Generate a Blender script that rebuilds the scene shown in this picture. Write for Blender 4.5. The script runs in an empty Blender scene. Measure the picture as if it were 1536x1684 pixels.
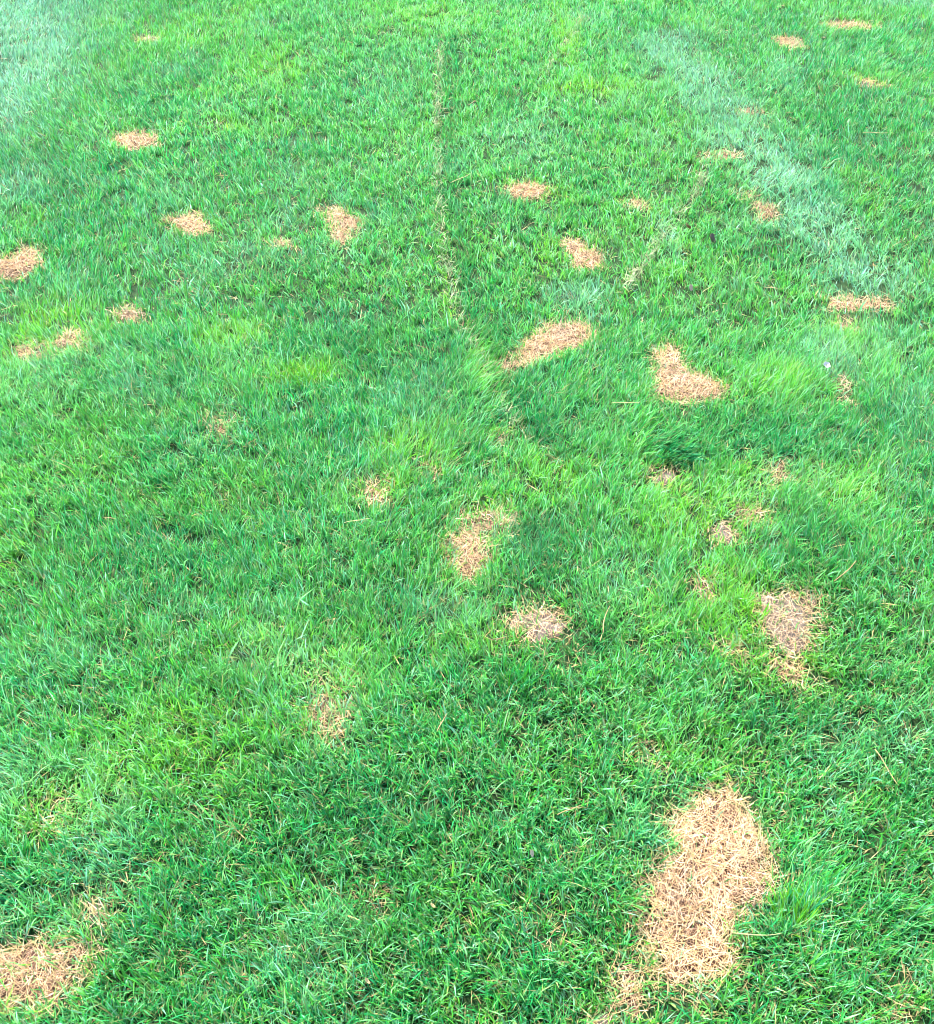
import bpy, math
import numpy as np

# ---------------------------------------------------------------- camera, sky, sun, exposure
S = bpy.context.scene
H_CAM, PITCH, HALF_V = 1.6, math.radians(42.0), math.radians(25.0)      # a person holding a phone, looking down the lawn
cam_d = bpy.data.cameras.new("camera"); cam = bpy.data.objects.new("camera", cam_d)
S.collection.objects.link(cam)
cam.location = (0, 0, H_CAM); cam.rotation_euler = (math.pi / 2 - PITCH, 0, 0)
cam_d.sensor_fit = 'VERTICAL'; cam_d.angle = 2 * HALF_V
cam_d.clip_start = 0.05; cam_d.clip_end = 500
S.camera = cam

SUN_EL, SUN_AZ = math.radians(50), math.radians(-28)                    # azimuth from +Y, clockwise seen from above
w = bpy.data.worlds.new("World"); S.world = w; w.use_nodes = True
nt = w.node_tree; nt.nodes.clear()
sky = nt.nodes.new("ShaderNodeTexSky"); sky.sky_type = 'NISHITA'; sky.sun_disc = False
sky.sun_elevation = SUN_EL; sky.sun_rotation = SUN_AZ
bg = nt.nodes.new("ShaderNodeBackground"); bg.inputs[1].default_value = 0.14
wo = nt.nodes.new("ShaderNodeOutputWorld")
nt.links.new(sky.outputs[0], bg.inputs[0]); nt.links.new(bg.outputs[0], wo.inputs[0])
sun_d = bpy.data.lights.new("sun", 'SUN'); sun_d.energy = 3.6; sun_d.angle = math.radians(10); sun_d.color = (1, 0.95, 0.88)
sun = bpy.data.objects.new("sun", sun_d); S.collection.objects.link(sun)
sx, sy, sz = math.sin(SUN_AZ) * math.cos(SUN_EL), math.cos(SUN_AZ) * math.cos(SUN_EL), math.sin(SUN_EL)
from mathutils import Vector
sun.rotation_euler = Vector((sx, sy, sz)).to_track_quat('Z', 'Y').to_euler()
sun.location = (sx * 20, sy * 20, sz * 20)
S.view_settings.view_transform = 'Standard'; S.view_settings.look = 'None'
S.view_settings.exposure = 2.46; S.view_settings.gamma = 1; S.view_settings.use_curve_mapping = False
S.cycles.filter_width = 1.0; S.cycles.max_bounces = 5; S.cycles.diffuse_bounces = 4; S.cycles.glossy_bounces = 1; S.cycles.transmission_bounces = 3

RNG = np.random.default_rng(11)
IW, IH = 1536.0, 1684.0
TV = math.tan(HALF_V)

def ground(u, v, z=0.0):
    """the spot of the lawn seen at (u, v) of the photograph"""
    u = np.asarray(u, float); v = np.asarray(v, float)
    a = (u - IW / 2) / (IH / 2) * TV; b = -(v - IH / 2) / (IH / 2) * TV
    dy = math.cos(PITCH) + b * math.sin(PITCH); dz = -math.sin(PITCH) + b * math.cos(PITCH)
    t = (z - H_CAM) / dz
    return a * t, dy * t

def cam_depth(x, y):
    return y * math.cos(PITCH) + H_CAM * math.sin(PITCH)

def hash2(ix, iy, seed):
    h = (ix.astype(np.int64) * 374761393 + iy.astype(np.int64) * 668265263 + seed * 1442695041) & 0xffffffff
    h = ((h ^ (h >> 13)) * 1274126177) & 0xffffffff
    h = ((h ^ (h >> 16)) * 2246822519) & 0xffffffff
    return ((h ^ (h >> 15)) & 0xffffff) / float(0xffffff)

def noise(x, y, scale, seed=0):
    """smooth value noise 0..1, one lattice step = scale metres"""
    X, Y = x / scale + 100.3, y / scale + 57.7
    ix, iy = np.floor(X), np.floor(Y); fx, fy = X - ix, Y - iy
    fx = fx * fx * (3 - 2 * fx); fy = fy * fy * (3 - 2 * fy)
    a, b = hash2(ix, iy, seed), hash2(ix + 1, iy, seed)
    c, d = hash2(ix, iy + 1, seed), hash2(ix + 1, iy + 1, seed)
    return (a * (1 - fx) + b * fx) * (1 - fy) + (c * (1 - fx) + d * fx) * fy

def fbm(x, y, scale, seed=0):
    return (noise(x, y, scale, seed) + .5 * noise(x, y, scale * .5, seed + 1) + .25 * noise(x, y, scale * .25, seed + 2)) / 1.75

def height(x, y):
    return .035 * (fbm(x, y, 1.1, 5) - .5) + .016 * (fbm(x, y, .22, 9) - .5)

def sstep(a, b, x):
    t = np.clip((x - a) / (b - a), 0, 1); return t * t * (3 - 2 * t)

# ---------------------------------------------------------------- materials
def tex_material(name, build):
    m = bpy.data.materials.new(name); m.use_nodes = True
    t = m.node_tree; p = t.nodes["Principled BSDF"]; build(t, p); return m

def leaf_material(name, rough, translucency, spec=.5):
    m = bpy.data.materials.new(name); m.use_nodes = True
    t = m.node_tree; p = t.nodes["Principled BSDF"]; out = t.nodes["Material Output"]
    at = t.nodes.new("ShaderNodeAttribute"); at.attribute_name = "tint"
    t.links.new(at.outputs["Color"], p.inputs["Base Color"])
    p.inputs["Roughness"].default_value = rough; p.inputs["Specular IOR Level"].default_value = spec
    tr = t.nodes.new("ShaderNodeBsdfTranslucent"); t.links.new(at.outputs["Color"], tr.inputs["Color"])
    mx = t.nodes.new("ShaderNodeMixShader"); mx.inputs[0].default_value = translucency
    t.links.new(p.outputs[0], mx.inputs[1]); t.links.new(tr.outputs[0], mx.inputs[2]); t.links.new(mx.outputs[0], out.inputs[0])
    return m

M_BLADE = leaf_material("grass_blade", .45, .44, .2)
M_STRAW = leaf_material("dry_straw", .6, .22, .3)

def soil_nodes(c1, c2, c3):
    def b(t, p):
        tc = t.nodes.new("ShaderNodeTexCoord")
        n = t.nodes.new("ShaderNodeTexNoise"); n.inputs["Scale"].default_value = 38; n.inputs["Detail"].default_value = 8; n.inputs["Roughness"].default_value = .72
        t.links.new(tc.outputs["Object"], n.inputs["Vector"])
        r = t.nodes.new("ShaderNodeValToRGB"); e = r.color_ramp.elements
        e[0].position = .35; e[0].color = (*c1, 1); e[1].position = .68; e[1].color = (*c3, 1)
        k = e.new(.52); k.color = (*c2, 1)
        t.links.new(n.outputs["Fac"], r.inputs[0]); t.links.new(r.outputs[0], p.inputs["Base Color"])
        n2 = t.nodes.new("ShaderNodeTexNoise"); n2.inputs["Scale"].default_value = 260; n2.inputs["Detail"].default_value = 5
        t.links.new(tc.outputs["Object"], n2.inputs["Vector"])
        bp = t.nodes.new("ShaderNodeBump"); bp.inputs["Strength"].default_value = .9; bp.inputs["Distance"].default_value = .004
        t.links.new(n2.outputs["Fac"], bp.inputs["Height"]); t.links.new(bp.outputs[0], p.inputs["Normal"])
        p.inputs["Roughness"].default_value = .95; p.inputs["Specular IOR Level"].default_value = .2
    return b
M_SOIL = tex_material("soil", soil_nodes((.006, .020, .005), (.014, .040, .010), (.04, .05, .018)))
M_THATCH = tex_material("thatch", soil_nodes((.025, .013, .008), (.07, .038, .024), (.19, .11, .07)))
M_BARE = tex_material("bare_dry_soil", soil_nodes((.035, .026, .02), (.11, .085, .068), (.20, .16, .13)))

# ---------------------------------------------------------------- mesh helpers
def link(o):
    S.collection.objects.link(o); return o

def mesh_from(name, co, loops, starts, mat, col=None):
    me = bpy.data.meshes.new(name)
    me.vertices.add(len(co)); me.vertices.foreach_set("co", np.ascontiguousarray(co, np.float32).ravel())
    me.loops.add(len(loops)); me.loops.foreach_set("vertex_index", loops.astype(np.int32))
    me.polygons.add(len(starts)); me.polygons.foreach_set("loop_start", starts.astype(np.int32))
    me.update(calc_edges=True)
    me.shade_smooth()
    if col is not None:
        a = me.attributes.new("tint", 'FLOAT_COLOR', 'POINT')
        c4 = np.ones((len(co), 4), np.float32); c4[:, :3] = col
        a.data.foreach_set("color", c4.ravel())
    me.materials.append(mat)
    return link(bpy.data.objects.new(name, me))

def blades(x, y, z, az, lean, bend, length, width, face, col_base, col_tip, n):
    """ribbons: lean = angle from the vertical at the base, bend = further angle gained by the tip,
    face = turn of the flat side about the blade's own axis. Returns (verts, colours, n)"""
    N = len(x); t = np.linspace(0, 1, n + 1)
    ang = lean[:, None] + bend[:, None] * (t[None, :-1] + .5 / n)
    seg = (length / n)[:, None]
    hx = np.concatenate([np.zeros((N, 1)), np.cumsum(np.sin(ang) * seg, 1)], 1)
    hz = np.concatenate([np.zeros((N, 1)), np.cumsum(np.cos(ang) * seg, 1)], 1)
    dx, dy = np.sin(az)[:, None], np.cos(az)[:, None]
    wig = (RNG.normal(0, .10, N) * length)[:, None] * (t ** 2)[None]      # slight sideways sweep
    cx = x[:, None] + dx * hx + dy * wig; cy = y[:, None] + dy * hx - dx * wig; cz = z[:, None] + hz
    A = np.concatenate([ang, ang[:, -1:]], 1)
    # side vector = horizontal side turned about the tangent by `face`
    cf, sf = np.cos(face)[:, None], np.sin(face)[:, None]
    nx, ny, nz = -np.cos(A) * dx, -np.cos(A) * dy, np.sin(A)
    sxv = dy * cf + nx * sf; syv = -dx * cf + ny * sf; szv = nz * sf
    prof = np.interp(t, [0, .25, .6, .85, 1], [.75, 1, .92, .55, 0])
    w = width[:, None] * .5 * prof[None]
    L = np.stack([cx - sxv * w, cy - syv * w, cz - szv * w], -1)[:, :-1]
    R = np.stack([cx + sxv * w, cy + syv * w, cz + szv * w], -1)[:, :-1]
    T = np.stack([cx, cy, cz], -1)[:, -1:]
    v = np.concatenate([np.stack([L, R], 2).reshape(N, 2 * n, 3), T], 1)
    tt = np.concatenate([np.repeat(t[:-1], 2), [1.0]])[None, :, None]
    c = col_base[:, None, :] * (1 - tt) + col_tip[:, None, :] * tt
    return v.reshape(-1, 3), c.reshape(-1, 3), n, N

def ribbon_object(name, sets, mat):
    cos, cols, loops, starts = [], [], [], []
    v0 = l0 = 0
    for co, c, n, N in sets:
        if not N: continue
        idx, st = [], []; k = 0
        for i in range(n - 1):
            idx += [2 * i, 2 * i + 1, 2 * i + 3, 2 * i + 2]; st.append(k); k += 4
        idx += [2 * n - 2, 2 * n - 1, 2 * n]; st.append(k); k += 3
        base = np.arange(N)[:, None]
        loops.append((v0 + base * (2 * n + 1) + np.array(idx)[None]).ravel())
        starts.append((l0 + base * k + np.array(st)[None]).ravel())
        cos.append(co); cols.append(c); v0 += len(co); l0 += N * k
    return mesh_from(name, np.concatenate(cos), np.concatenate(loops), np.concatenate(starts), mat, np.concatenate(cols))

def tag(o, label, cat, group=None, kind=None):
    if label: o["label"] = label
    if cat: o["category"] = cat
    if group: o["group"] = group
    if kind: o["kind"] = kind
    return o

# ---------------------------------------------------------------- where the lawn is dead, lime, deep green or tinted pale for sky sheen
def poly_sd(px, py, poly):
    """signed distance in metres, negative inside"""
    X, Y = poly[:, 0], poly[:, 1]; d = np.full(px.shape, 1e9); inside = np.zeros(px.shape, bool)
    for i in range(len(X)):
        j = (i + 1) % len(X); ax, ay, bx, by = X[i], Y[i], X[j], Y[j]
        ex, ey = bx - ax, by - ay
        t = np.clip(((px - ax) * ex + (py - ay) * ey) / (ex * ex + ey * ey + 1e-12), 0, 1)
        d = np.minimum(d, np.hypot(px - ax - t * ex, py - ay - t * ey))
        c = (ay > py) != (by > py)
        with np.errstate(divide='ignore', invalid='ignore'):
            inside ^= c & (px < (bx - ax) * (py - ay) / (by - ay + 1e-15) + ax)
    return np.where(inside, -d, d)

def box(u, v, ru, rv):
    a = np.arange(8) / 8 * 2 * math.pi
    return [(u + ru * math.cos(k), v + rv * math.sin(k)) for k in a]

def strip(pts, wl):
    L = [(u - wl, v) for u, v in pts]; R = [(u + wl, v) for u, v in pts[::-1]]
    return L + R

# (outline in the photograph, how much straw lies on it, how much green still grows in it, mat 't' thatch / 'b' bare soil, label)
G_DEAD = "dead spots in the lawn"
SPOTS = [
 ([(1110,1330),(1190,1285),(1250,1330),(1264,1400),(1278,1460),(1228,1492),(1214,1568),(1150,1622),(1090,1604),(1058,1545),(1045,1490),(1072,1430),(1103,1400)], 1.0, .0, 't', "largest straw-coloured dead patch, long and ragged, in the right foreground"),
 ([(1000,1592),(1040,1562),(1075,1600),(1062,1645),(1004,1645)], .8, .15, 't', "small straw spot just below the largest dead patch"),
 ([(-60,1588),(60,1548),(152,1550),(140,1592),(95,1640),(0,1652),(-60,1655)], .9, .1, 't', "wide straw patch cut off by the bottom left corner of the lawn view"),
 ([(832,998),(862,986),(925,996),(940,1012),(930,1042),(870,1048),(842,1028)], .35, .05, 'b', "grey bare spot with a brown left edge, below the orange tan central spot"),
 ([(738,885),(775,866),(806,885),(802,928),(775,950),(738,930)], 1.0, .05, 't', "bright orange tan straw spot near the centre of the lawn"),
 ([(745,848),(800,828),(856,850),(838,868),(790,862),(750,866)], .55, .45, 't', "thin yellowed fringe right above the orange tan central spot"),
 ([(515,1118),(556,1122),(576,1160),(560,1212),(520,1202),(504,1160)], .6, .25, 't', "upright oval dead spot with green blades through it, left of centre in the lower half"),
 ([(1234,985),(1290,966),(1345,972),(1350,1022),(1325,1065),(1262,1055)], .6, .15, 'b', "pinkish bare patch beside the lime grass at the right"),
 ([(1265,1085),(1295,1070),(1325,1090),(1318,1118),(1275,1115)], .6, .3, 't', "small dead spot under the pinkish bare patch"),
 ([(1163,862),(1200,848),(1206,880),(1172,894)], .3, .15, 'b', "small grey bare spot left of a scruffy tan one, right of centre"),
 ([(1205,828),(1262,832),(1268,852),(1215,852)], .6, .35, 't', "scruffy tan spot upper right of the small grey bare spot"),
 ([(1066,768),(1095,760),(1114,768),(1108,788),(1076,792)], .2, .05, 'b', "small bare hollow under a dark overhanging tuft"),
 ([(1068,590),(1095,553),(1125,568),(1132,602),(1192,628),(1178,660),(1120,662),(1080,648),(1068,620)], 1.0, .0, 't', "boot-shaped straw patch to the right of the crescent-shaped one"),
 ([(815,600),(835,583),(872,552),(905,520),(955,524),(987,545),(960,560),(915,578),(880,592),(835,615)], 1.0, .0, 't', "crescent-shaped straw patch above the centre of the lawn"),
 ([(925,395),(945,383),(966,398),(992,415),(982,440),(945,438),(936,415)], .9, .0, 't', "two-lobed straw spot above the crescent-shaped patch"),
 ([(825,306),(858,296),(905,300),(912,316),(870,328),(838,322)], .9, .05, 't', "broad straw spot right of the thin turf seam in the upper lawn"),
 ([(1026,328),(1045,320),(1068,330),(1056,345),(1032,341)], .8, .1, 't', "little straw spot between the broad straw spot and the second seam"),
 ([(1235,328),(1258,333),(1282,350),(1272,366),(1247,356)], .85, .05, 't', "slanting dead spot in the painted pale sheen streak"),
 ([(1205,314),(1240,312),(1245,324),(1210,324)], .4, .5, 't', "faint dry fringe up and left of the slanting dead spot"),
 ([(268,356),(320,347),(356,364),(350,382),(298,380)], .95, .0, 't', "flat straw patch in the left part of the upper lawn"),
 ([(523,338),(560,333),(592,360),(582,395),(560,412),(545,385),(540,356)], .85, .1, 't', "hook-shaped dead spot right of the flat straw patch"),
 ([(440,394),(478,392),(485,405),(445,408)], .6, .4, 't', "faint tan fleck between the flat straw patch and the hook-shaped spot"),
 ([(-40,428),(18,420),(42,400),(66,404),(62,432),(40,455),(-40,462)], .95, .0, 't', "straw patch cut off by the left edge of the view"),
 ([(185,226),(215,212),(256,222),(262,238),(215,246)], .8, .05, 't', "solitary oval dead spot in the upper left lawn"),
 ([(224,58),(264,56),(268,66),(228,68)], .5, .4, 't', "faint far dry fleck near the top left"),
 ([(1265,62),(1302,61),(1322,77),(1297,86)], .85, .05, 't', "small bright dead spot far off near the top right"),
 ([(1345,36),(1400,36),(1452,47),(1430,54),(1370,46)], .75, .15, 't', "farthest dead strip, long and thin, at the top right"),
 ([(1400,128),(1440,138),(1466,147),(1440,154),(1412,144)], .5, .15, 'b', "thin dark-edged dead streak near the right edge in the upper lawn"),
 ([(1360,480),(1410,478),(1466,481),(1470,498),(1412,500),(1365,499)], .8, .1, 't', "wide flat pink tan strip near the right edge of the lawn"),
 ([(1375,520),(1405,518),(1410,534),(1380,537)], .6, .35, 't', "small faded spot below the wide flat strip"),
 ([(185,506),(215,500),(237,510),(235,530),(192,532)], .7, .25, 't', "rightmost of three linked dead spots at the left"),
 ([(85,556),(110,535),(142,545),(140,572),(92,576)], .7, .2, 't', "middle one of three linked dead spots at the left"),
 ([(18,562),(65,560),(72,582),(20,584)], .6, .3, 't', "leftmost of three linked dead spots at the left"),
 ([(1148,250),(1190,246),(1228,254),(1222,264),(1155,262)], .4, .45, 't', "faint dry dash at the top of the second seam"),
 ([(1205,180),(1255,180),(1258,190),(1210,191)], .35, .6, 't', "yellowish far fleck inside the painted pale sheen streak"),
 ([(598,797),(634,795),(632,824),(600,822)], .5, .35, 't', "small sparse spot lower left of the lime patch by the seam"),
 ([(680,766),(732,764),(722,784),(684,782)], .5, .4, 't', "small beige spot in the lime patch by the seam"),
 ([(1265,766),(1300,755),(1303,782),(1272,792)], .45, .2, 't', "small brown spot among deep green tufts at the right"),
 ([(70,1290),(108,1296),(118,1350),(90,1362)], .5, .45, 't', "sparse yellowing spot at the left edge of the lime area"),
 ([(138,1476),(182,1473),(177,1500),(136,1512)], .3, .3, 'b', "mauve bare spot above the bottom left straw patch"),
 ([(602,1455),(636,1460),(636,1482),(604,1482)], .2, .15, 'b', "small earthy hole in the lower middle of the lawn"),
 ([(888,1498),(926,1500),(922,1545),(895,1542)], .35, .35, 'b', "dull brown thin spot left of the largest dead patch"),
 ([(1178,1048),(1216,1052),(1212,1070),(1182,1068)], .5, .3, 't', "small tan spot lower left of the pinkish bare patch"),
 ([(1046,1226),(1076,1228),(1074,1248),(1048,1246)], .15, .25, 'b', "tiny dark earthy gap above the largest dead patch"),
 ([(812,708),(842,708),(840,722),(815,722)], .2, .2, 'b', "tiny bare gap where the long seam ends"),
 ([(1372,610),(1402,620),(1398,655),(1374,650)], .45, .4, 't', "whitish dry wisp below the white petal"),
 ([(340,680),(385,684),(380,720),(345,716)], .15, .85, 't', "barely visible thin area left of the lime patch by the seam"),
 ([(1150,955),(1180,958),(1184,978),(1156,976)], .55, .4, 't', "tiny tan spot up and left of the bright lime grass at the right"),
 ([(1460,1640),(1500,1645),(1500,1675),(1462,1672)], .4, .3, 'b', "small brown gap near the bottom right corner"),
 ([(965,1662),(1010,1660),(1012,1700),(970,1700)], .35, .3, 'b', "small bare spot at the bottom edge under the largest patch's tail"),
]
SEAM1 = [(724,10),(722,90),(719,150),(720,240),(722,330),(730,400),(738,450),(748,510),(772,575),(800,640),(818,690),(850,740),(890,790)]
SEAM2 = [(1158,258),(1151,295),(1128,330),(1112,352),(1092,392),(1070,425),(1046,462),(1020,502)]
SEAM3 = [(958,20),(935,70),(905,110),(898,140)]

def to_ground(poly):
    a = np.array(poly, float); m_ = a.mean(0); a = m_ + (a - m_) * (1, float(np.interp(m_[1], [100, 900], [.78, 1]))) + (0, float(np.interp(m_[1], [100, 900], [-1.5, 0]))); gx, gy = ground(a[:, 0], a[:, 1], .008); return np.stack([gx, gy], 1)

GP = [to_ground(s[0]) for s in SPOTS]
SEAMS = [to_ground(s) for s in (SEAM1, SEAM2, SEAM3)]

def dist_line(px, py, line):
    d = np.full(px.shape, 1e9)
    for (ax, ay), (bx, by) in zip(line[:-1], line[1:]):
        ex, ey = bx - ax, by - ay
        t = np.clip(((px - ax) * ex + (py - ay) * ey) / (ex * ex + ey * ey), 0, 1)
        d = np.minimum(d, np.hypot(px - ax - t * ex, py - ay - t * ey))
    return d

def spot_sd(i, px, py):
    """ragged outline; the hollow runs on a little under the grass that overhangs it on the near side"""
    P = GP[i]; r = (fbm(px, py, .045, 31 + i) - .5) * .055 + (fbm(px, py, .013, 131 + i) - .5) * .022 + .004
    return np.minimum(poly_sd(px, py, P), poly_sd(px, py + .012, P)) + r

def near_mask(px, py, P, pad):
    return (px > P[:, 0].min() - pad) & (px < P[:, 0].max() + pad) & (py > P[:, 1].min() - pad) & (py < P[:, 1].max() + pad)

def blob(px, py, u, v, ru, rv):
    cx, cy = ground(u, v); x1, _ = ground(u + ru, v); _, y1 = ground(u, v - rv); _, y0 = ground(u, v + rv)
    rx, ry = abs(x1 - cx), abs(y1 - y0) / 2
    wob = (fbm(px, py, .09, 77) - .5) * .9
    return np.clip(1.25 - np.hypot((px - cx) / rx, (py - cy) / ry) * .8 + wob, 0, 1)

LIME = [(505,618,55,22,1),(395,560,60,28,.8),(380,208,32,12,.9),(990,150,85,14,.8),(700,735,62,34,.85),(640,800,60,30,.5),(1215,1005,80,60,1),(1290,1100,70,40,.6),(1180,960,50,40,.6),(1240,800,50,40,.5),(545,1110,70,40,.6),(770,830,70,30,.4),(80,1340,70,50,.6),(60,560,110,30,.5),(840,1050,70,30,.6),(1400,560,50,50,.6),(905,430,30,30,.5),(1400,40,60,12,.3),
        (1145,835,120,60,.55),(300,1235,190,95,.55),(160,1320,100,50,.6),(740,475,18,45,.7),(905,790,70,45,.5),(1385,800,60,40,.55),
        (75,525,70,38,.8),(1335,1090,50,50,.8),(790,600,30,50,.5),(330,70,90,40,.35),(450,110,60,40,.45),(420,1090,90,60,.45),(930,60,22,45,.5),
        (1060,1000,60,60,.3),(1300,640,70,40,.5),(1190,470,90,40,.3),(780,1500,60,50,.35),(920,325,30,15,.6),(650,560,40,30,.2),(1130,100,25,8,.5),(690,30,120,26,.35)]
SHEEN = [  # sky sheen on leaning blades, painted as a paler blade colour
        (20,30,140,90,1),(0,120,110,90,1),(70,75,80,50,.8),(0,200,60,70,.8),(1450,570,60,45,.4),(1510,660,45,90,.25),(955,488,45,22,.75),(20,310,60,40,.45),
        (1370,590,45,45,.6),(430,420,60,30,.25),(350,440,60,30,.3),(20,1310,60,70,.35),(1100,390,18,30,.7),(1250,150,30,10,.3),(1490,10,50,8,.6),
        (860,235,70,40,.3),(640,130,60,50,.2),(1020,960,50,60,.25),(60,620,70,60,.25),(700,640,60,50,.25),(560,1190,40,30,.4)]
DEEP = [(615,560,70,60,.6),(480,480,80,50,.5),(880,900,60,60,.8),(930,1060,90,40,.9),(810,560,30,14,1),(1440,1500,110,110,.5),(480,1290,90,60,.5),(1100,735,40,30,1),
        (560,60,120,60,.4),(1440,230,90,90,.4),(1330,900,80,60,.6),(1290,1180,120,60,.5),(1250,1520,50,40,.7),(690,1330,120,70,.3),(220,700,140,90,.3),(250,900,160,120,.35),
        (980,680,70,40,.5),(1150,720,110,40,.5),(1280,420,60,20,.5),(250,200,60,15,.4),(600,950,110,70,.3),(1180,330,50,40,.4)]

SHEEN_BANDS = [([(1095,80),(1140,120),(1195,185),(1240,245),(1290,300),(1335,360),(1395,425),(1415,450)], .10, .8)]  # silvery mow-stripe sheen, put into the blade colour
# where feet and mower left the blades combed one way: (u, v, ru, rv, heading in degrees from straight away, clockwise, strength, longer)
COMB = [(60,120,190,190,-30,1.5,.1),(200,500,200,120,-25,.7,0),(775,570,34,50,75,1.7,.25),(805,650,30,45,80,1.4,.2),(1090,735,45,30,140,2.2,.45),(1010,600,90,200,20,.5,0),
        (1300,640,60,45,30,1.6,.25),(1270,100,220,90,28,.9,0),(1420,620,120,90,-8,.9,.15),(1130,985,70,60,55,1.1,.15),(880,565,60,22,210,1.0,.2),(1330,1000,60,60,190,1.0,.2),
        (100,1310,60,40,70,1.4,.3),(720,740,60,30,35,1.3,.25),(130,480,70,50,15,1.0,.2),(1320,1490,50,70,25,1.8,.3),(640,700,90,80,-30,.5,.1),
        (1400,300,150,90,30,.7,0),(540,300,200,120,0,.6,0)]
# ---------------------------------------------------------------- the ground sheet
ax = np.concatenate([-np.geomspace(120, 3.7, 26), np.arange(-3.6, 3.61, .045), np.geomspace(3.7, 120, 26)])
ay = np.concatenate([-np.geomspace(60, .5, 20), np.arange(-.4, 8.0, .045), np.geomspace(8.1, 200, 26)])
GX, GY = np.meshgrid(ax, ay); GZ = height(GX, GY)
nx_, ny_ = len(ax), len(ay)
I, J = np.meshgrid(np.arange(nx_ - 1), np.arange(ny_ - 1))
q = (J * nx_ + I).ravel(); qs = np.stack([q, q + 1, q + 1 + nx_, q + nx_], 1)
soil = mesh_from("ground", np.stack([GX.ravel(), GY.ravel(), GZ.ravel()], 1), qs.ravel(), np.arange(len(qs)) * 4, M_SOIL)
soil["kind"] = "structure"; soil["label"] = "dark earth under the lawn"

# ---------------------------------------------------------------- the living turf
DEEPC = np.array((.002, .17, .042)); MID = np.array((.009, .305, .056)); BLUE = np.array((.020, .28, .125))
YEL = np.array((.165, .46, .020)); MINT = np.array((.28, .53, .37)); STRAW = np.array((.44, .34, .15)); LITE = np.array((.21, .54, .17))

def mixc(a, b, t): return a * (1 - t[:, None]) + b * t[:, None]

def clumps(x0f, y0, y1, per_m2, margin):
    """tuft centres over the trapezoid of lawn the camera and its neighbours can see"""
    W = x0f(y1) + margin; n = int(per_m2 * 2 * W * (y1 - y0))
    x = RNG.uniform(-W, W, n); y = RNG.uniform(y0, y1, n)
    k = np.abs(x) < x0f(y) + margin
    return x[k], y[k]

def half_w(y): return cam_depth(0, y) * TV * IW / IH

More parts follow.
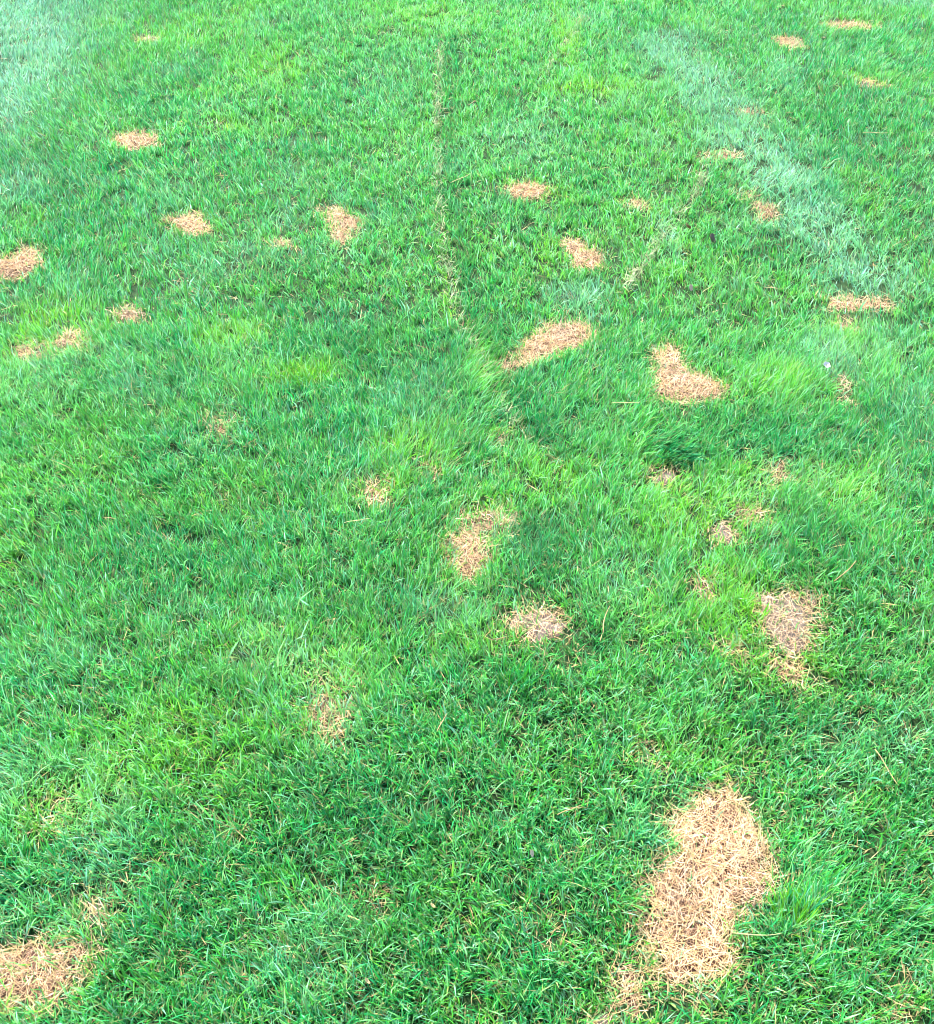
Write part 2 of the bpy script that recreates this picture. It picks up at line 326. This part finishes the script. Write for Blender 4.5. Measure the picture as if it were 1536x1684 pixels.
sets = []; total = 0
LODS = [(.45, 1.35, 5900, 16, 3, .25, .88), (1.35, 2.5, 5200, 15, 2, .25, .90), (2.5, 5.5, 2900, 11, 2, .25, 1.15), (5.5, 7.4, 450, 8, 2, .5, 2.2)]
for y0, y1, dens, per, nseg, margin, wf in LODS:
    cx, cy = clumps(half_w, y0, y1, dens, margin)
    N = len(cx)
    # large-scale drift of the leaning direction (mowing, footprints) and a direction of the tuft's own
    drift = 2 * math.pi * (fbm(cx, cy, .9, 3)) * 1.6 + .6
    own = RNG.uniform(0, 2 * math.pi, N)
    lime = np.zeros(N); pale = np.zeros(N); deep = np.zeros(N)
    for L, arr in ((LIME, lime), (SHEEN, pale), (DEEP, deep)):
        for u, v, ru, rv, s in L:
            np.maximum(arr, min(1, s * (1.4 if L is LIME else 1)) * blob(cx, cy, u, v, ru, rv), out=arr)
    for pts, wdt, st_ in SHEEN_BANDS:
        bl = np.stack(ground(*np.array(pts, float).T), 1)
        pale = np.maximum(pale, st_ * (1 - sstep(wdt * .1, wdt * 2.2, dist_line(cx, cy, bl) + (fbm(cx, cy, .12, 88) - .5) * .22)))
    lime = np.maximum(lime, .38 * sstep(.52, .82, fbm(cx, cy, .22, 21)))
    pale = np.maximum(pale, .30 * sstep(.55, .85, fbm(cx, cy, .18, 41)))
    deep = np.maximum(deep, .45 * sstep(.5, .8, fbm(cx, cy, .2, 61)))
    combx = np.zeros(N); comby = np.zeros(N); longer = np.zeros(N)
    for u, v, ru, rv, hd, s, lg in COMB:
        b = blob(cx, cy, u, v, ru, rv); combx += s * b * math.sin(math.radians(hd)); comby += s * b * math.cos(math.radians(hd)); longer += lg * b
    rep = np.clip(RNG.poisson(per, N), 4, 24)
    ii = np.repeat(np.arange(N), rep); n = len(ii)
    bx = cx[ii] + RNG.normal(0, .0085, n); by = cy[ii] + RNG.normal(0, .0085, n)
    # survival near the dead spots
    keep = np.ones(n); edge = np.zeros(n)
    for i, (P, sp) in enumerate(zip(GP, SPOTS)):
        m = near_mask(bx, by, P, .09)
        if not m.any(): continue
        sd = spot_sd(i, bx[m], by[m])
        soft = .017 + .02 * sp[2]
        k = sstep(-soft, soft, sd) ; g = .05 + sp[2] * .8; k = g + (1 - g) * k
        keep[m] = np.minimum(keep[m], k); edge[m] = np.maximum(edge[m], 1 - sstep(0, .045, sd))
    for li, ln in enumerate(SEAMS):
        d = dist_line(bx, by, ln) + (fbm(bx, by, .06, 90) - .5) * .03
        keep *= 1 - (.4, .45, .2)[li] * (1 - sstep(.004, .016, d)); edge = np.maximum(edge, .6 * (1 - sstep(.004, .03, d)))
    d1 = dist_line(cx - .045, cy, SEAMS[0]); deep = np.maximum(deep, .7 * (1 - sstep(.02, .07, d1)))
    thin = sstep(.66, .84, fbm(bx, by, .12, 15))
    keep *= 1 - .40 * thin * np.interp(by, [1.5, 2.6], [1, .2])
    a = RNG.random(n) < keep
    ii, bx, by, edge, thin = ii[a], bx[a], by[a], edge[a], thin[a]; n = len(ii)
    lime, pale, deep = lime[ii], pale[ii], deep[ii]
    # each blade: mostly its tuft's way, some drift, some its own
    tx = np.sin(own[ii]) * .8 + np.sin(drift[ii]) * .4 + RNG.normal(0, .75, n) + combx[ii]
    ty = np.cos(own[ii]) * .8 + np.cos(drift[ii]) * .4 + RNG.normal(0, .75, n) + 1.0 * pale + comby[ii]
    az = np.arctan2(tx, ty)
    lean = np.abs(RNG.normal(.24, .24, n)) + .12 * thin; bend = RNG.gamma(2.2, .26, n)
    lean = lean + .25 * pale + .15 * np.minimum(np.hypot(combx, comby)[ii], 2)
    tuft_len = RNG.normal(1, .16, N)[ii]
    ln = (.028 + .015 * RNG.random(n)) * tuft_len * (1 + longer[ii]) * (1 - .25 * edge) * (.85 + .35 * fbm(bx, by, .5, 71))
    short = RNG.random(n) < .35; ln = np.where(short, ln * .6, ln)
    wd = (.0014 + .0016 * RNG.random(n) ** 1.6) * wf * RNG.normal(1, .12, N)[ii].clip(.7, 1.4)
    wd = wd * np.where(RNG.random(n) < .07, 1.6, 1); ln = ln * np.where(RNG.random(n) < .06, 1.35, 1)
    tone = np.clip(RNG.normal(0, .22, N)[ii] + RNG.normal(.5, .25, n), 0, 1)
    c = mixc(np.tile(DEEPC, (n, 1)), MID, tone)
    c = mixc(c, YEL, .22 * sstep(.35, .7, fbm(bx, by, .45, 51)))
    hue = np.clip(.34 + RNG.normal(0, .26, N)[ii] + RNG.normal(0, .26, n), 0, 1)
    c = mixc(c, BLUE, sstep(.35, 1, hue) * .65)
    c = mixc(c, YEL, np.clip(lime * (.55 + .5 * RNG.random(n)) + .45 * sstep(.75, 1, 1 - hue) + .45 * edge * RNG.random(n), 0, 1))
    c = mixc(c, MINT, np.clip(pale * (.2 + .85 * RNG.random(n)) + .6 * (RNG.random(n) < .17), 0, .9))  # listed pale areas are painted sheen; the random share is blade variety
    lt = RNG.random(n) < .24; c[lt] = c[lt] * .3 + LITE * .7
    c = mixc(c, DEEPC, deep * .7)
    c *= np.exp(RNG.normal(-.04, .33, n)).clip(.45, 1.8)[:, None]
    dead = RNG.random(n) < (.028 + .16 * edge + .09 * thin * np.interp(by, [1.5, 2.6], [1, .2])) * np.interp(by, [1.5, 3], [1, .55])
    c[dead] = STRAW * RNG.uniform(.6, 1.15, dead.sum())[:, None]
    lean = np.where(dead, lean + .6, lean)
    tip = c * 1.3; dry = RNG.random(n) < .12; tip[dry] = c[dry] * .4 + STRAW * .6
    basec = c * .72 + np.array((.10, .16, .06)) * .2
    bz = height(bx, by) - .003
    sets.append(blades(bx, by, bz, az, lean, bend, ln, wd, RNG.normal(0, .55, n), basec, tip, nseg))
    total += n * (2 * nseg - 1)
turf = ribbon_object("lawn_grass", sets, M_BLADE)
tag(turf, "mown green lawn grass covering the ground, mixed blue-green and lime tones", "grass", kind="stuff")
print("TURF", total)

# ---------------------------------------------------------------- thatch: fallen dry clippings all through the turf
n = 16000
y = .5 + 5.1 * RNG.random(n) ** 1.8; x = RNG.uniform(-1, 1, n) * (half_w(y) + .3)
cc = STRAW * RNG.uniform(.35, 1.0, n)[:, None] * np.array((1, .95, .9))
th = ribbon_object("thatch", [blades(x, y, height(x, y) + RNG.uniform(.001, .012, n), RNG.uniform(0, 6.283, n), RNG.normal(1.45, .12, n), RNG.normal(.1, .2, n),
     RNG.uniform(.015, .045, n), RNG.uniform(.001, .0018, n) * np.interp(y, [.5, 5], [1, 1.6]), RNG.normal(0, .5, n), cc, cc, 2)], M_STRAW)
tag(th, "dry brown clippings lying low between the grass blades", "thatch", kind="stuff")

# ---------------------------------------------------------------- the seams where strips of turf were laid against each other
for ln_, dens, lab in ((SEAMS[0], 430, "long thin seam of pale dry blades running down from the top centre"), (SEAMS[1], 700, "crooked seam of pale dry blades in the upper right part of the lawn"),
                  (SEAMS[2], 420, "short faint yellowish seam near the top, right of centre")):
    seg = np.diff(ln_, axis=0); sl = np.hypot(seg[:, 0], seg[:, 1]); n = int(sl.sum() * dens)
    k = RNG.choice(len(sl), n, p=sl / sl.sum()); f = RNG.random(n)
    x = ln_[k, 0] + seg[k, 0] * f; y = ln_[k, 1] + seg[k, 1] * f
    gap = RNG.random(n) < .25 + .75 * sstep(.1, .75, noise(x, y, .07, 333)); x, y = x[gap], y[gap]; n = len(x)
    x = x + RNG.normal(0, .008, n); y = y + RNG.normal(0, .008, n)
    cc = mixc(np.tile(np.array((.42, .38, .20)), (n, 1)), np.array((.30, .46, .20)), RNG.random(n)) * RNG.uniform(.5, 1.1, n)[:, None]
    gx, gy = float(x.mean()), float(y.mean())
    o = ribbon_object("turf_seam", [blades(x, y, height(x, y) + RNG.uniform(.004, .02, n), RNG.uniform(0, 6.283, n), np.abs(RNG.normal(.8, .4, n)), RNG.uniform(0, .8, n), RNG.uniform(.018, .04, n),
        RNG.uniform(.001, .0018, n) * 1.4, RNG.normal(0, .6, n), cc, cc, 3)], M_STRAW)
    o.data.transform(__import__('mathutils').Matrix.Translation((-gx, -gy, 0))); o.location = (gx, gy, 0)
    tag(o, lab, "seam", "seams between the strips of turf", "stuff")

# ---------------------------------------------------------------- dead spots, one thing each
PEACH = [np.array(c) for c in ((.56, .39, .25), (.50, .31, .17), (.60, .45, .33), (.42, .26, .15), (.40, .29, .21), (.58, .40, .20))]
for i, (P, sp) in enumerate(zip(GP, SPOTS)):
    _, straw, green, mat, label = sp
    gx0, gx1, gy0, gy1 = P[:, 0].min() - .03, P[:, 0].max() + .03, P[:, 1].min() - .05, P[:, 1].max() + .03
    step = .011
    xs, ys = np.arange(gx0, gx1, step), np.arange(gy0, gy1, step)
    X, Y = np.meshgrid(xs, ys); sd = spot_sd(i, X, Y)
    lift = np.clip(-sd / .02, 0, 1)
    Z = height(X, Y) - .004 + .006 * lift + .004 * fbm(X, Y, .02, 8) * lift
    nx2 = len(xs)
    II, JJ = np.meshgrid(np.arange(nx2 - 1), np.arange(len(ys) - 1)); q = JJ * nx2 + II
    qi = q[(sd[:-1, :-1] < .006) | (sd[1:, 1:] < .006) | (sd[1:, :-1] < .006) | (sd[:-1, 1:] < .006)]
    qs = np.stack([qi, qi + 1, qi + 1 + nx2, qi + nx2], 1)
    used, inv = np.unique(qs.ravel(), return_inverse=True)
    co = np.stack([X.ravel(), Y.ravel(), Z.ravel()], 1)[used]
    cx0, cy0 = P[:, 0].mean(), P[:, 1].mean(); org = np.array((cx0, cy0, 0))
    root = bpy.data.objects.new("dead_grass_patch", None); root.location = org; root.empty_display_size = .05; link(root)
    tag(root, label, "dead patch", G_DEAD)
    m = mesh_from("earth_mat", co - org, inv.ravel(), np.arange(len(qs)) * 4, M_THATCH if mat == 't' else M_BARE); m.parent = root
    # matted straw
    area = (sd < 0).sum() * step * step; dist = cam_depth(0, cy0)
    wide = np.interp(dist, [1.5, 5], [1, 1.7])
    n = int(area * 98000 * straw / wide) + 25
    px = RNG.uniform(gx0, gx1, n * 12); py = RNG.uniform(gy0, gy1, n * 12); s2 = spot_sd(i, px, py)
    ok = np.where(RNG.random(len(px)) < sstep(.020, -.012, s2))[0][:n]
    px, py, s2 = px[ok], py[ok], s2[ok]; n = len(px)
    pc = np.array(PEACH)[RNG.integers(0, len(PEACH), n)] * np.array((1.32, 1.27, 1.10)) * np.exp(RNG.normal(-.05, .26, n)).clip(.4, 1.5)[:, None]
    zone = fbm(px, py, .05, 4)[:, None]; pc = pc * (.62 + .72 * zone); grey = sstep(.5, .75, fbm(px, py, .07, 14))[:, None] * (.22 if mat == "b" else .12); pc = pc * (1 - grey) + pc.mean(1, keepdims=True) * .8 * grey
    el = RNG.normal(1.38, .22, n); up = RNG.random(n) < .12; el[up] = RNG.uniform(.4, 1.1, up.sum())
    st = ribbon_object("dry_straw", [blades(px, py, height(px, py) + .003 + RNG.uniform(0, .007, n) * np.clip(-s2 / .02, .15, 1), RNG.uniform(0, 6.283, n), el, RNG.normal(.1, .8, n),
        RNG.uniform(.012, .038, n), RNG.uniform(.0005, .00095, n) * wide, RNG.normal(0, .7, n), pc * .9, pc, 3)], M_STRAW)
    st.data.transform(__import__('mathutils').Matrix.Translation((-cx0, -cy0, 0))); st.parent = root; st["kind"] = "stuff"


# ---------------------------------------------------------------- coarse tufts that stand out of the turf
def tuft(u, v, n, spread, length, width, heading, c0, c1, label, dens_lean=.5):
    gx, gy = (float(k) for k in ground(u, v, .01))
    a = RNG.uniform(0, 2 * math.pi, n); rr = spread * np.sqrt(RNG.random(n)); x = gx + rr * np.sin(a); y = gy + rr * np.cos(a)
    hd = math.radians(heading)
    az = np.arctan2(np.sin(a) * rr / spread * .7 + 1.1 * math.sin(hd) + RNG.normal(0, .4, n), np.cos(a) * rr / spread * .7 + 1.1 * math.cos(hd) + RNG.normal(0, .4, n))
    c = mixc(np.tile(np.array(c0), (n, 1)), np.array(c1), RNG.random(n)) * RNG.uniform(.75, 1.2, n)[:, None]
    o = ribbon_object("grass_tuft", [blades(x, y, height(x, y) - .002, az, np.abs(RNG.normal(dens_lean, .22, n)), RNG.gamma(2, .25, n), length * RNG.uniform(.6, 1.1, n),
        width * RNG.uniform(.7, 1.15, n), RNG.normal(0, .6, n), c * .85, c * 1.1, 5)], M_BLADE)
    zc = float(height(np.array(gx), np.array(gy)))
    o.data.transform(__import__('mathutils').Matrix.Translation((-gx, -gy, -zc))); o.location = (gx, gy, zc)
    return tag(o, label, "grass tuft", "coarse grass tufts standing out of the turf")
LG, LG2 = (.06, .30, .010), (.17, .43, .03); BG, BG2 = (.008, .20, .07), (.06, .36, .15); DG, DG2 = (.003, .13, .035), (.01, .22, .07)
tuft(1303, 1512, 60, .026, .050, .0032, 18, LG, LG2, "bright lime tuft of broad blades right of the largest dead patch")
tuft(500, 622, 120, .055, .042, .0028, 10, LG, LG2, "yellow-lime tuft left of the long seam, just above mid lawn")
tuft(1108, 742, 110, .030, .07, .0028, 165, DG, DG2, "dark overhanging tuft above the small bare hollow", .8)
tuft(845, 1120, 60, .03, .055, .003, 40, DG2, LG, "fresh green tuft below the grey bare spot")
tuft(1205, 1012, 120, .065, .045, .0022, -20, LG, LG2, "bright lime tuft beside the pinkish bare patch")

# ---------------------------------------------------------------- loose straws lying on top of the turf
def straw_mesh(name, p0, p1, sag, r0, mat, col):
    n, m = 12, 6; t = np.linspace(0, 1, n + 1); p0, p1 = np.array(p0), np.array(p1)
    d = p1 - p0; L = np.linalg.norm(d); side = np.array((-d[1], d[0], 0)) / L
    k = RNG.uniform(-1, 1)
    c = p0 + d * t[:, None] + side * (np.sin(t * math.pi) * sag * L * k)[:, None] + np.array((0, 0, 1)) * (np.sin(t * 7 + k) * .0012)[:, None]
    rad = r0 * np.interp(t, [0, .1, .46, .5, .54, .95, 1], [.8, 1, 1, 1.35, 1, .7, .3])
    a = np.arange(m) / m * 2 * math.pi
    v = c[:, None] + rad[:, None, None] * (np.cos(a)[None, :, None] * side + np.sin(a)[None, :, None] * np.array((0, 0, 1)))
    mid = c.mean(0); v = v.reshape(-1, 3) - mid
    f = [(i * m + j, i * m + (j + 1) % m, (i + 1) * m + (j + 1) % m, (i + 1) * m + j) for i in range(n) for j in range(m)]
    lp = np.array(f).ravel(); st = np.arange(len(f)) * 4
    caps = np.concatenate([np.arange(m)[::-1], np.arange(m) + n * m]); lp = np.concatenate([lp, caps]); st = np.concatenate([st, [len(f) * 4, len(f) * 4 + m]])
    cc = np.tile(np.array(col), (len(v), 1)) * np.repeat(RNG.uniform(.85, 1.1, n + 1), m)[:, None]
    o = mesh_from(name, v, lp, st, mat, cc); o.location = mid; return o
G_STRAW = "loose straws lying on the turf"
PALE_S, TAN_S, BROWN_S = (.42, .38, .16), (.40, .25, .12), (.22, .12, .06)
for u0, v0, u1, v1, col, lab in [
 (1006,662,1054,662,PALE_S,"pale straw lying level, lower left of the boot-shaped patch"),
 (1203,1537,1286,1538,PALE_S,"long level straw crossing just under the bright lime tuft"),
 (1440,1230,1477,1290,TAN_S,"reddish tan slanting straw near the right edge, upper right of the largest patch"),
 (1418,221,1460,222,PALE_S,"yellow level straw far off near the right edge"),
 (566,863,610,855,PALE_S,"yellow straw tilted slightly up, left of the orange tan central spot"),
 (916,1340,957,1324,TAN_S,"tan straw lying left of the largest dead patch's top"),
 (741,300,774,285,PALE_S,"yellowish straw just right of the long seam"),
 (992,1041,1003,996,TAN_S,"upright tan straw right of the grey bare spot"),
 (808,1053,832,1049,BROWN_S,"short brown twig lower left of the grey bare spot"),
 (719,1203,735,1174,TAN_S,"short tan straw in the green between the oval and grey spots"),
 (1372,955,1408,922,TAN_S,"slanting thin straw up and right of the pinkish bare patch"),
 (1156,473,1175,460,PALE_S,"short pale straw between the second seam and the wide flat strip")]:
    x0, y0 = ground(u0, v0, .036); x1, y1 = ground(u1, v1, .036)
    z0, z1 = (float(height(x, y)) + .036 for x, y in ((x0, y0), (x1, y1)))
    zz = max(z0, z1)
    L = straw_mesh("loose_straw", (float(x0), float(y0), z0 * .5 + zz * .5), (float(x1), float(y1), z1 * .5 + zz * .5), .06, 0.0007 * float(np.interp(cam_depth(0, y0), [1.5, 5], [1, 2])), M_STRAW, col)
    tag(L, lab, "straw", G_STRAW)

# ---------------------------------------------------------------- a white blossom and dry leaves dropped on the turf
def sheet(name, w, l, curl, cup, mat, col, seed, ridge=.1):
    """a small leaf or petal: pointed oval, curled along its length and cupped across, with thickness"""
    rg = np.random.default_rng(seed); n, m = 9, 6; t = np.linspace(0, 1, n); s = np.linspace(-1, 1, m)
    T, Q = np.meshgrid(t, s, indexing='ij'); wd = w * .5 * np.sin(np.pi * (T * .93 + .05)) ** .7 * (1 + .12 * rg.normal(size=T.shape) * (abs(Q) == 1))
    X = Q * wd; a = curl * T; Yv = l * np.sin(a) / max(curl, .01); Zv = l * (1 - np.cos(a)) / max(curl, .01) + cup * wd * Q ** 2 + ridge * l * .2 * rg.normal(size=T.shape) * .4
    top = np.stack([X, Yv, Zv], -1).reshape(-1, 3); bot = top - np.array((0, 0, .0005)); v = np.concatenate([top, bot]); N = n * m
    f = []
    for i in range(n - 1):
        for j in range(m - 1):
            a0 = i * m + j; f += [(a0, a0 + 1, a0 + m + 1, a0 + m), (N + a0, N + a0 + m, N + a0 + m + 1, N + a0 + 1)]
    ring = [i for i in range(m)] + [i * m + m - 1 for i in range(1, n)] + [(n - 1) * m + j for j in range(m - 2, -1, -1)] + [i * m for i in range(n - 2, 0, -1)]
    for i, a0 in enumerate(ring): b0 = ring[(i + 1) % len(ring)]; f.append((a0, N + a0, N + b0, b0))
    lp = np.array(f).ravel(); cc = np.tile(np.array(col), (len(v), 1)) * rg.uniform(.75, 1.15, len(v))[:, None]
    return mesh_from(name, v, lp, np.arange(len(f)) * 4, mat, cc)
bx, by = (float(k) for k in ground(1361, 593, .04)); bz = float(height(bx, by)) + .034
root = bpy.data.objects.new("white_blossom", None); root.location = (bx, by, bz); root.rotation_euler = (math.radians(22), 0, .4); link(root)
tag(root, "small white blossom dropped on pale grass at the right", "blossom")
for k in range(5):
    p = sheet("petal", .009, .011, .9, .5, M_STRAW, (.5, .5, .5), 40 + k); p.parent = root; p.rotation_euler = (0, 0, k * 1.257)
h = straw_mesh("flower_centre", (0, 0, -.001), (0, .0015, .004), 0, .0028, M_STRAW, (.5, .48, .12)); h.parent = root
for u, v, w_, l_, col, rot, lab in [
 (1177,393,.030,.034,(.10,.08,.055),1.1,"curled dark grey dead leaf among deep green blades in the upper right lawn"),
 (1138,470,.012,.02,(.45,.30,.22),.3,"tiny pinkish leaf scrap below the dark grey dead leaf"),
 (876,1408,.007,.013,(.55,.42,.28),.5,"small beige leaf scrap left of the largest dead patch"),
 (716,1488,.007,.012,(.60,.44,.20),1.8,"small yellow leaf scrap right of the earthy hole"),
 (608,1612,.006,.013,(.62,.45,.22),1.4,"small yellow leaf scrap near the bottom edge"),
 (1136,371,.020,.022,(.16,.09,.04),2.0,"small brown leaf beside the second seam")]:
    x, y = (float(k) for k in ground(u, v, .03)); z = float(height(np.array(x), np.array(y))) + .028
    o = sheet("dead_leaf", w_, l_, 1.3, .8, M_STRAW, col, int(u)); o.location = (x, y, z); o.rotation_euler = (.25, .2, rot)
    tag(o, lab, "dead leaf", "dead leaves on the turf")
